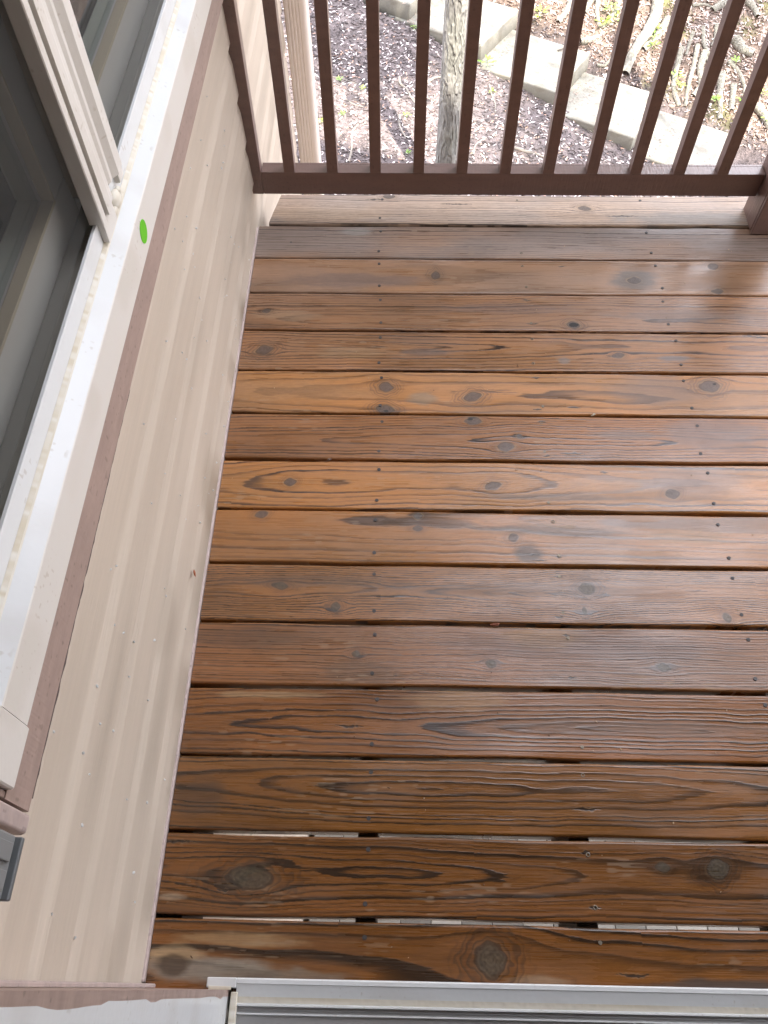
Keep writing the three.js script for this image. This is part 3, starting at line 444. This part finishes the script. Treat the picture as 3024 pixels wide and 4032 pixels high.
// ---------------------------------------------------------------- concrete steps down the slope
const rndS = rng(77);
{
  const cTex = dataTex(1024, 1024, (i, j, u, v) => {
    const a = tnoise(u, v, 6, 6, 91), b = tnoise(u, v, 40, 40, 92), c = tnoise(u, v, 200, 200, 93), s = sst(0.62, 0.8, tnoise(u, v, 12, 12, 94));
    const k = 0.82 + 0.16 * a + 0.14 * (b - 0.5) + 0.16 * (c - 0.5); let q = [0.29 * k, 0.27 * k, 0.222 * k]; q = mix3(q, [0.20, 0.175, 0.13], s * 0.6); return mix3(q, [0.16, 0.12, 0.09], sst(0.84, 0.9, tnoise(u, v, 95, 95, 96)) * 0.6);
  }, true, 0.8);
  const cB = dataTex(512, 512, (i, j, u, v) => 0.5 * tnoise(u, v, 30, 30, 97) + 0.5 * tnoise(u, v, 120, 120, 98), false, 1.2);
  const cm = new THREE.MeshStandardMaterial({ vertexColors: true, map: cTex, bumpMap: cB, bumpScale: 0.004, roughness: 0.85 });
  const stn = thing('concrete_steps', 'weathered pale concrete steps descending the mulched slope beyond the railing', 'steps');
  // step fronts: (x, z) of the low corner, tread height, turn
  const W = 0.82, L = 1.12;
  [[0.49, -6.70, -2.64, 0.53], [1.22, -6.22, -2.80, 0.545], [1.955, -5.69, -2.96, 0.53], [2.675, -5.19, -3.12, 0.52], [3.36, -4.78, -3.28, 0.55]].forEach(([x, z, y, a], i) => {
    const g0 = new RoundedBoxGeometry(L, 0.20, W, 6, 0.015), q = g0.attributes.position; // low front corner at the origin, running back and across
    g0.translate(-L / 2, -0.10, -W / 2);
    for (let k = 0; k < q.count; k++) { const px = q.getX(k), py = q.getY(k), pz = q.getZ(k); q.setXYZ(k, px + 0.010 * (noise(pz * 9, py * 9, 400 + i) - 0.5), py + 0.006 * (noise(px * 7, pz * 7, 410 + i) - 0.5), pz + 0.010 * (noise(px * 9, py * 9, 420 + i) - 0.5)); }
    g0.computeVertexNormals(); const cg = boxUV(g0), cl = new Float32Array(cg.attributes.position.count * 3); // earth stains creep up the buried sides
    for (let k = 0; k < cl.length / 3; k++) { const d = clamp(-cg.attributes.position.getY(k) / 0.16) * 0.75 + 0.25 * sst(0.012, 0.004, -cg.attributes.position.getY(k)) * 0, e = 1 - sst(0.02, 0.14, -cg.attributes.position.getY(k)) * 0.5; cl.set([e, e * mix(0.92, 1, e), e * mix(0.78, 1, e)], k * 3); }
    cg.setAttribute('color', new THREE.BufferAttribute(cl, 3)); const m = mesh('step', cg, cm, stn); m.position.set(x, y, z); m.rotation.y = -a;
  });
}
// ---------------------------------------------------------------- trees
const barkTex = dataTex(512, 1024, (i, j, u, v) => {
  const w = 0.06 * (tnoise(u, v, 6, 14, 111) - 0.5), r = tnoise(u + w, v, 36, 16, 112), r2 = tnoise(u - w, v, 50, 50, 113), f = tnoise(u, v, 120, 90, 114);
  const ridge = sst(0.34, 0.62, r * 0.7 + r2 * 0.38), k = 0.74 + 0.3 * ridge + 0.25 * (f - 0.5); let c = [0.235 * k, 0.222 * k, 0.198 * k]; return mix3(c, [0.2 * k, 0.2 * k, 0.16 * k], 0.4 * sst(0.5, 0.8, tnoise(u, v, 4, 7, 115)));
}, true, 1);
const barkMat = new THREE.MeshStandardMaterial({ map: barkTex, roughness: 0.9, bumpMap: dataTex(512, 1024, (i, j, u, v) => { const w = 0.06 * (tnoise(u, v, 6, 14, 111) - 0.5); return 0.7 * sst(0.3, 0.65, tnoise(u + w, v, 36, 16, 112)) + 0.3 * tnoise(u - w, v, 50, 50, 113); }, false, 1), bumpScale: 0.02 });
const leafG = (() => { const s = new THREE.Shape(); s.moveTo(0, -0.5); s.quadraticCurveTo(0.34, -0.1, 0, 0.5); s.quadraticCurveTo(-0.34, -0.1, 0, -0.5); const g = new THREE.ShapeGeometry(s, 3), p = g.attributes.position; for (let i = 0; i < p.count; i++) p.setZ(i, 0.25 * Math.abs(p.getX(i)) - 0.12 * p.getY(i) ** 2); g.computeVertexNormals(); return g; })();
const leafMat = new THREE.MeshPhysicalMaterial({ color: 0xffffff, roughness: 0.6, transmission: 0.35, thickness: 0, side: THREE.DoubleSide });
function scatter(name, g, mat, items, parent, shade) { // items: [x, y, z, rx, ry, rz, scale]
  const m = new THREE.InstancedMesh(g, mat, items.length), o = new THREE.Object3D();
  items.forEach((q, i) => { o.position.set(q[0], q[1], q[2]); o.rotation.set(q[3], q[4], q[5]); Array.isArray(q[6]) ? o.scale.set(...q[6]) : o.scale.setScalar(q[6]); o.updateMatrix(); m.setMatrixAt(i, o.matrix); m.setColorAt(i, shade(i)); });
  m.name = parent === scene ? numbered(name) : name; m.castShadow = m.receiveShadow = true; m.userData.kind = 'stuff'; parent.add(m); return m;
}
function tree(label, x, z, rBase, h, lean, crown, nLeaf, seed) {
  const R = rng(seed), y0 = groundH(x, z) - 0.15, t = thing('tree', label, 'tree', [x, y0, z]);
  const NR = 44, NY = 240, pos = [], uv = [], ix = [];
  for (let j = 0; j <= NY; j++) { const f = j / NY, y = f * h, r0 = rBase * (1 - 0.6 * f) * (1 + 0.9 * Math.exp(-y / 0.16)); for (let i = 0; i <= NR; i++) { const a = i / NR * 2 * Math.PI, ca = Math.cos(a), sa = Math.sin(a), r = r0 * (1 + 0.05 * (noise(ca * 2 + 5, y * 1.2 + sa * 2, seed) - 0.5)) + 0.007 * (fbm(ca * 5 + 9, sa * 5 + y * 7, seed + 3, 3) - 0.5) + 0.05 * Math.exp(-y / 0.12) * (noise(a * 1.2, 1, seed + 4) - 0.5); pos.push(lean[0] * y + r * ca, y, lean[1] * y + r * sa); uv.push(i / NR, y / 1.2); if (i && j) { const b = j * (NR + 1) + i, c = b - NR - 1; ix.push(c - 1, b - 1, c, c, b - 1, b); } } }
  const g = new THREE.BufferGeometry(); g.setAttribute('position', new THREE.Float32BufferAttribute(pos, 3)); g.setAttribute('uv', new THREE.Float32BufferAttribute(uv, 2)); g.setIndex(ix); g.computeVertexNormals(); mesh('trunk', g, barkMat, t);
  const limbs = [], tips = [];
  for (let k = 0; k < 12; k++) { const f = 0.42 + 0.55 * k / 12, a = k * 2.4 + R(), y = f * h, l = crown.r * (0.6 + 0.5 * R()) * (1.15 - 0.5 * (f - 0.42)), e = [lean[0] * y + Math.cos(a) * l, y + l * (0.35 + 0.3 * R()), lean[1] * y + Math.sin(a) * l]; limbs.push(tube([[lean[0] * y, y, lean[1] * y], [lean[0] * y + Math.cos(a) * l * 0.45, y + l * 0.25, lean[1] * y + Math.sin(a) * l * 0.45], e], rBase * 0.35, rBase * 0.06, 10, 6, k + seed)); for (const s of [0.5, 0.75, 1]) tips.push([mix(lean[0] * y, e[0], s), mix(y, e[1], s), mix(lean[1] * y, e[2], s)]); }
  mesh('limb', limbs, barkMat, t);
  const items = [], base = tips;
  for (let k = 0; k < nLeaf; k++) { const b = base[Math.floor(R() * base.length)], g1 = () => (R() + R() + R() - 1.5) * crown.r * (crown.s ? 0.36 : 0.27); items.push([b[0] + g1(), b[1] + g1() * 0.8, b[2] + g1(), R() * 6, R() * 6, R() * 6, (0.10 + 0.06 * R()) * (crown.s ?? 1)]); }
  scatter('crown', leafG, leafMat, items, t, () => { const k = 0.7 + 0.6 * R(); return rgb(0.075 * k, 0.14 * k, 0.035 * k); });
  return t;
}
tree('grey barked tree trunk standing in the mulch behind the railing', 0.815, -4.12, 0.094, 11, [-0.002, -0.004], { r: 1.75, s: 1.7 }, 24000, 501);
tree('tall dark tree at the back left beyond the downspout', -1.6, -8.0, 0.16, 15, [0.0, 0.0], { r: 3.4, s: 2.2 }, 22000, 503);
tree('leafy tree right of the deck shading the steps', 5.6, -0.4, 0.13, 11, [0.0, 0.0], { r: 2.3 }, 11000, 502);
// ---------------------------------------------------------------- roots on the bank, sticks, seedlings
const ROOTS = [[.050, [[3.08, -7.2], [3.1, -7.0], [3.06, -6.85], [2.95, -6.67], [2.85, -6.55], [2.75, -6.32]]], [.035, [[3.2, -6.86], [3.08, -6.67], [2.94, -6.54]]], [.020, [[2.5, -7.17], [2.48, -6.94], [2.52, -6.84], [2.65, -6.96], [2.75, -7.13]]], [.028, [[2.3, -6.68], [2.39, -6.7], [2.5, -6.74]]], [.035, [[3.86, -7.07], [3.75, -6.99], [3.67, -6.94]]], [.012, [[3.48, -7.04], [3.61, -7.03], [3.7, -6.96]]], [.024, [[3.33, -6.53], [3.26, -6.28], [3.23, -6.13], [3.29, -5.97]]], [.020, [[3.5, -6.58], [3.44, -6.34], [3.37, -6.11], [3.35, -5.96]]], [.030, [[3.57, -6.5], [3.51, -6.32], [3.5, -6.13], [3.42, -6.03]]], [.028, [[3.73, -6.26], [3.69, -6.05], [3.69, -5.8]]], [.026, [[3.83, -6.12], [3.81, -5.98], [3.79, -5.86]]], [.040, [[3.89, -6.63], [3.95, -6.49], [4.04, -6.42]]], [.018, [[3.8, -6.39], [3.9, -6.25], [3.94, -6.08], [3.93, -6.02]]], [.035, [[4.05, -5.9], [4.12, -5.77], [4.16, -5.65]]], [.014, [[2.48, -6.46], [2.55, -6.44], [2.64, -6.54], [2.74, -6.68]]], [.030, [[2.23, -7.16], [2.15, -7.01], [2.07, -6.9]]], [.028, [[2.45, -7.16], [2.39, -7.08], [2.35, -7.0]]], [.018, [[3.56, -6.76], [3.56, -6.61], [3.61, -6.45], [3.57, -6.39]]], [.016, [[3.45, -6.69], [3.4, -6.56], [3.37, -6.46]]], [.028, [[4.04, -7.05], [4.1, -6.96], [4.12, -6.85]]], [.016, [[3.7, -6.79], [3.68, -6.64], [3.64, -6.56]]]];
const ORD = ['first', 'second', 'third', 'fourth', 'fifth', 'sixth', 'seventh', 'eighth', 'ninth', 'tenth', 'eleventh', 'twelfth', 'thirteenth', 'fourteenth', 'fifteenth', 'sixteenth', 'seventeenth', 'eighteenth', 'nineteenth', 'twentieth', 'twenty-first', 'twenty-second', 'twenty-third'];
const rootMat = new THREE.MeshStandardMaterial({ color: rgb(1.15, 1.1, 1.0), map: barkTex, roughness: 0.9, bumpMap: barkMat.bumpMap, bumpScale: 0.008 });
ROOTS.map((r, i) => [r, i]).sort((a, b) => a[0][1][0][0] - b[0][1][0][0]).forEach(([[r, p], i], k) => {
  const m = mesh('tree_root', tube(p.map(([x, z]) => [x, groundH(x, z) + r * 0.55, z]), r * 1.3, r * 0.9, 26, 9, 600 + i, 0.22), rootMat);
  tag(m, `${r > 0.045 ? 'thickest grey root winding down' : r > 0.027 ? 'thick grey root on' : 'thin grey root on'} the leafy bank, ${ORD[k]} root from the left`, 'root', 'grey roots on the leafy bank');
});
const stickMat = std([0.30, 0.26, 0.22], 0.85, { bumpMap: speckBump, bumpScale: 0.002 });
[['curved pale stick on the mulch left of the tree trunk', .013, [[.40, -5.80], [.41, -5.70], [0.48, -5.63], [0.52, -5.5], [0.57, -5.39]]], ['bare root running from the tree trunk over the mulch', .016, [[0.6, -5.70], [0.7, -5.81], [0.76, -5.87], [0.9, -5.9]]], ['thin bent stick on the mulch right of the trunk', .010, [[1.3, -5.88], [1.32, -5.71], [1.35, -5.6], [1.34, -5.47]]], ['low knobbly stick half buried in the near mulch', .014, [[0.4, -5.21], [0.41, -5.08], [0.47, -4.92]]], ['long pale branch lying along the rail in the mulch', .017, [[1.5, -5.0], [1.6, -4.96], [1.68, -4.94], [1.79, -4.89]]], ['short forked stick close to the right of the trunk', .011, [[1.1, -4.82], [1.14, -4.98], [1.24, -5.09]]], ['straight thin twig beside the third step', .007, [[1.79, -5.59], [1.93, -5.63]]], ['bent pale stick in the mulch between two balusters, left of the trunk', .012, [[-0.05, -4.50], [-0.03, -4.64], [-0.02, -4.95], [0.12, -5.18]]], ['long thin twig on the mulch near the downspout', .007, [[-0.26, -5.68], [-0.11, -5.64], [0.0, -5.6]]], ['short dark twig on the mulch near the downspout', .007, [[-0.12, -5.38], [-0.04, -5.32], [0.06, -5.29]]]].forEach(([l, r, p], i) => {
  tag(mesh('stick', tube(p.map(([x, z]) => [x, groundH(x, z) + r * 0.5, z]), r, r * 0.55, 18, 7, 700 + i, 0.3), stickMat), l, 'stick');
});
tag(mesh('stick', tube([[2.03, -2.952, -6.42], [2.12, -2.945, -6.47], [2.22, -2.953, -6.60]], 0.008, 0.005, 12, 6, 720, 0.2), std([0.14, 0.12, 0.10], 0.9)), 'dark twig lying on the third concrete step', 'stick');
{ // a torn white scrap on the fourth step
  const g = new THREE.PlaneGeometry(0.13, 0.09, 8, 6).rotateX(-Math.PI / 2), p = g.attributes.position; for (let i = 0; i < p.count; i++) p.setXYZ(i, p.getX(i) * (1 + 0.5 * (noise(p.getZ(i) * 40, 3, 9) - 0.5)), 0.012 * noise(p.getX(i) * 30, p.getZ(i) * 30, 8) + 0.002, p.getZ(i) + 0.03 * (noise(p.getX(i) * 50, 1, 7) - 0.5)); g.computeVertexNormals();
  const m = tag(mesh('paper_scrap', g, new THREE.MeshStandardMaterial({ color: rgb(0.8, 0.8, 0.78), roughness: 0.8, side: THREE.DoubleSide })), 'torn white scrap on the concrete step beside the root', 'scrap'); m.position.set(2.58, -3.118, -6.22);
}
const SEEDS = [[2.62, -6.97], [2.56, -6.85], [2.69, -6.87], [3.04, -6.66], [3.13, -6.74], [3.04, -6.55], [3.27, -6.24], [3.29, -6.11], [3.63, -5.95], [3.86, -6.35], [4.12, -6.0], [3.89, -5.94], [4.12, -5.74], [1.88, -6.96], [1.29, -6.15], [.54, -6.59], [1.32, -5.75], [.49, -4.71], [.47, -5.2], [-.32, -4.97], [-.17, -5.61], [-.13, -5.12], [.05, -5.52]];
const seedMat = new THREE.MeshPhysicalMaterial({ color: rgb(0.22, 0.42, 0.03), roughness: 0.5, transmission: 0.4, thickness: 0, side: THREE.DoubleSide }), seedMat2 = new THREE.MeshPhysicalMaterial({ color: rgb(0.34, 0.44, 0.04), roughness: 0.5, transmission: 0.4, thickness: 0, side: THREE.DoubleSide });
SEEDS.map((q, i) => [q, i]).sort((a, b) => a[0][0] - b[0][0]).forEach(([[x, z], i], k) => {
  const R = rng(800 + i), y = groundH(x, z), s = (i === 13 || i === 14 || i === 1 || i === 0 ? 1.25 : i > 14 ? 0.5 : 0.85), t = thing('seedling', `bright green seedling on the ${i > 13 ? 'mulch' : 'leafy bank'}, ${ORD[k]} seedling from the left`, 'seedling', [x, y, z], 'green seedlings on the slope');
  mesh('stem', tube([[0, -0.01, 0], [0.004, 0.04 * s, 0.003], [0.0, 0.075 * s, 0]], 0.0025, 0.0015, 5, 5, i), seedMat2, t);
  const lf = []; const nl = Math.round(7 + 6 * R()); for (let q = 0; q < nl; q++) { const a = q * 2.4 + R(), l = (0.045 + 0.03 * R()) * s, g = leafG.clone(); g.scale(l * 1.1, l, l); g.rotateX(-1.15 - 0.4 * R()); g.translate(0, 0.0, -l * (0.5 + 0.6 * R())); g.rotateY(a); g.translate(0, (0.05 + 0.035 * R()) * s, 0); lf.push(g); }
  mesh('leaf', lf, i % 3 === 1 ? seedMat2 : seedMat, t);
});
// ---------------------------------------------------------------- ground cover: nobody could count these
{
  const R = rng(901), petalG = leafG, mP = [], mC = [], mL = [], mM = [], mS = [];
  const petMat = new THREE.MeshStandardMaterial({ color: 0xffffff, roughness: 0.7, side: THREE.DoubleSide });
  const up = (x, z, h, s, tilt = 0.5) => [x, groundH(x, z) + h, z, -Math.PI / 2 + (R() - 0.5) * tilt, (R() - 0.5) * tilt, R() * 6.28, s];
  const onStep = (x, z) => { const [s, t] = st(x, z); return t > -0.03 && t < 0.84 && s > -3 && s < 3.2; };
  for (let k = 0; k < 23000; k++) { const x = -1.6 + 6.9 * R(), z = -8.4 + 5.6 * R(); if (onStep(x, z)) continue; const b = st(x, z)[1] > 0.85; if (b ? R() < 0.25 : R() < 0.35 + 0.4 * (fbm(x * 1.3, z * 1.3, 902, 3) - 0.5)) continue; const l = 0.033 + 0.019 * R(); mP.push([...up(x, z, 0.008, 0).slice(0, 3), -Math.PI / 2 + (R() - 0.5) * 0.9, (R() - 0.5) * 0.9, R() * 6.28, [l * 0.8, l, l]]); }
  for (let k = 0; k < 26000; k++) { const x = -1.6 + 6.9 * R(), z = -8.4 + 5.6 * R(); if (onStep(x, z) || st(x, z)[1] > 0.95) continue; const l = 0.02 + 0.035 * R(); mC.push([x, groundH(x, z) + 0.003, z, (R() - 0.5) * 0.7, R() * 6.28, (R() - 0.5) * 0.7, [l, 0.006 + 0.006 * R(), l * (0.2 + 0.25 * R())]]); }
  for (let k = 0; k < 30000; k++) { const x = 0.6 + 4.8 * R(), z = -8.4 + 3.8 * R(), t = st(x, z)[1]; if (t < 0.80 || (t < 0.9 && R() < 0.5)) continue; const l = 0.035 + 0.04 * R(); mL.push([x, groundH(x, z) + 0.006, z, -Math.PI / 2 + (R() - 0.5) * 1.5, (R() - 0.5) * 1.5, R() * 6.28, [l * 0.8, l, l]]); }
  for (let k = 0; k < 14000; k++) { const x = 1.4 + 4.0 * R(), z = -8.4 + 3.8 * R(), t = st(x, z)[1]; if (t < 0.95 || fbm(x * 1.6 + 4, z * 1.6, 73, 4) < 0.57) continue; mM.push([x, groundH(x, z) + 0.004, z, -Math.PI / 2 + (R() - 0.5) * 1.8, (R() - 0.5) * 1.8, R() * 6.28, 0.014 + 0.016 * R()]); }
  for (let k = 0; k < 420; k++) { const i = Math.floor(R() * 4.3), a = R() ** 0.7, b = R() ** 1.5, s = -1.0 + i * 0.9 + 0.9 * a * (R() < 0.6 ? 0.35 : 1) - 0.0, t = 0.82 * b; const x = 1.22 + GD[0] * s + GN[0] * t, z = -6.22 + GD[1] * s + GN[1] * t; const y = -2.8 - 0.16 * Math.ceil((s + 0.01) / 0.895) + 0.006; mS.push([x, y, z, -Math.PI / 2 + (R() - 0.5) * 0.8, (R() - 0.5) * 0.8, R() * 6.28, 0.016 + 0.016 * R()]); }
  tag(scatter('fallen_petals', petalG, petMat, mP, scene, () => { const k = 0.75 + 0.5 * R(); return R() < 0.75 ? rgb(0.76 * k, 0.66 * k, 0.62 * k) : rgb(0.46 * k, 0.28 * k, 0.2 * k); }), 'pale petals scattered thickly over the dark mulch and bank', 'petals');
  tag(scatter('mulch_chips', new THREE.BoxGeometry(1, 1, 1), new THREE.MeshStandardMaterial({ color: 0xffffff, roughness: 0.95 }), mC, scene, () => { const k = 0.5 + 0.9 * R(); return rgb(0.14 * k, 0.113 * k, 0.107 * k); }), 'dark bark mulch chips covering the slope below the steps', 'mulch');
  tag(scatter('leaf_litter', leafG, petMat, mL, scene, () => { const k = 0.6 + 0.7 * R(); return R() < 0.6 ? rgb(0.25 * k, 0.17 * k, 0.13 * k) : rgb(0.44 * k, 0.34 * k, 0.29 * k); }), 'brown leaf litter covering the bank right of the steps', 'leaf litter');
  tag(scatter('moss', leafG, petMat, mM, scene, () => { const k = 0.6 + 0.8 * R(); return rgb(0.155 * k, 0.15 * k, 0.03 * k); }), 'olive green moss patches among leaf litter on the bank', 'moss');
  tag(scatter('step_litter', leafG, petMat, mS, scene, () => { const k = 0.6 + 0.6 * R(); return rgb(0.4 * k, 0.28 * k, 0.23 * k); }), 'petals and leaf bits lying on the concrete steps', 'petals');
  // white grit stuck to the siding and flecks on the boards
  const grit = []; for (let k = 0; k < 90; k++) { const y = 0.02 + 0.62 * R() ** 1.3, z = 0.2 + 1.75 * R(); grit.push([0.0005 - 0.008 * (((y - 0.5185) / 0.1335 + 10) % 1) ** 2, y, z, R() * 6, R() * 6, R() * 6, [0.0012 + 0.0012 * R(), 0.0012 + 0.0016 * R(), 0.0016 + 0.0022 * R()]]); }
  tag(scatter('paint_grit', new THREE.IcosahedronGeometry(1, 0), M.white, grit, scene, () => { const k = 0.7 + 0.3 * R(); return rgb(k, k, k); }), 'tiny white specks stuck to the cream siding', 'specks');
  const fl = []; for (let k = 0; k < 130; k++) { const n = 1 + Math.floor(R() * 14), z = (n - 1) * P + 0.02 + 0.105 * R(); fl.push([0.02 + 1.5 * R(), 0.0012, z, 0.2 * R(), R() * 6, 0.2 * R(), [0.0008 + 0.003 * R() ** 3, 0.0006, 0.0008 + 0.001 * R()]]); }
  tag(scatter('splinters', new THREE.IcosahedronGeometry(1, 0), std([1, 1, 1], 0.8), fl, scene, () => { const k = 0.5 + 0.7 * R(); return R() < 0.6 ? rgb(0.5 * k, 0.36 * k, 0.22 * k) : rgb(0.16 * k, 0.09 * k, 0.05 * k); }), 'small pale splinters and grit on the wet deck boards', 'splinters');
}
{ // little things lying about
  const chip = (label, pos, s, c, ry) => { const g = new THREE.IcosahedronGeometry(1, 1), p = g.attributes.position; for (let i = 0; i < p.count; i++) { const k = 0.7 + 0.6 * noise(p.getX(i) * 3 + pos[0] * 50, p.getY(i) * 3 + p.getZ(i) * 2, 61); p.setXYZ(i, p.getX(i) * s[0] * k, p.getY(i) * s[1] * k, p.getZ(i) * s[2] * k); } g.computeVertexNormals(); const m = tag(mesh('wood_chip', g, std(c, 0.7)), label, 'chip'); m.position.set(...pos); m.rotation.y = ry; };
  chip('small rust brown chip stuck to the lower siding', [0.002, 0.092, 1.232], [0.002, 0.006, 0.008], [0.33, 0.10, 0.035], 0.3);
  chip('red brown bark piece caught in a gap between boards', [0.645, 0.001, 9 * P], [0.011, 0.004, 0.004], [0.22, 0.07, 0.035], 0.1);
  chip('brown crumb caught in the gap near the middle of the deck', [0.263, 0.001, 6 * P + 0.001], [0.006, 0.003, 0.003], [0.16, 0.10, 0.07], 0.4);
  chip('pale bud husk resting in the gap at the right of the deck', [0.925, 0.002, 5 * P - 0.001], [0.006, 0.003, 0.003], [0.42, 0.36, 0.27], 0.6);
}
renderer.render(scene, camera);
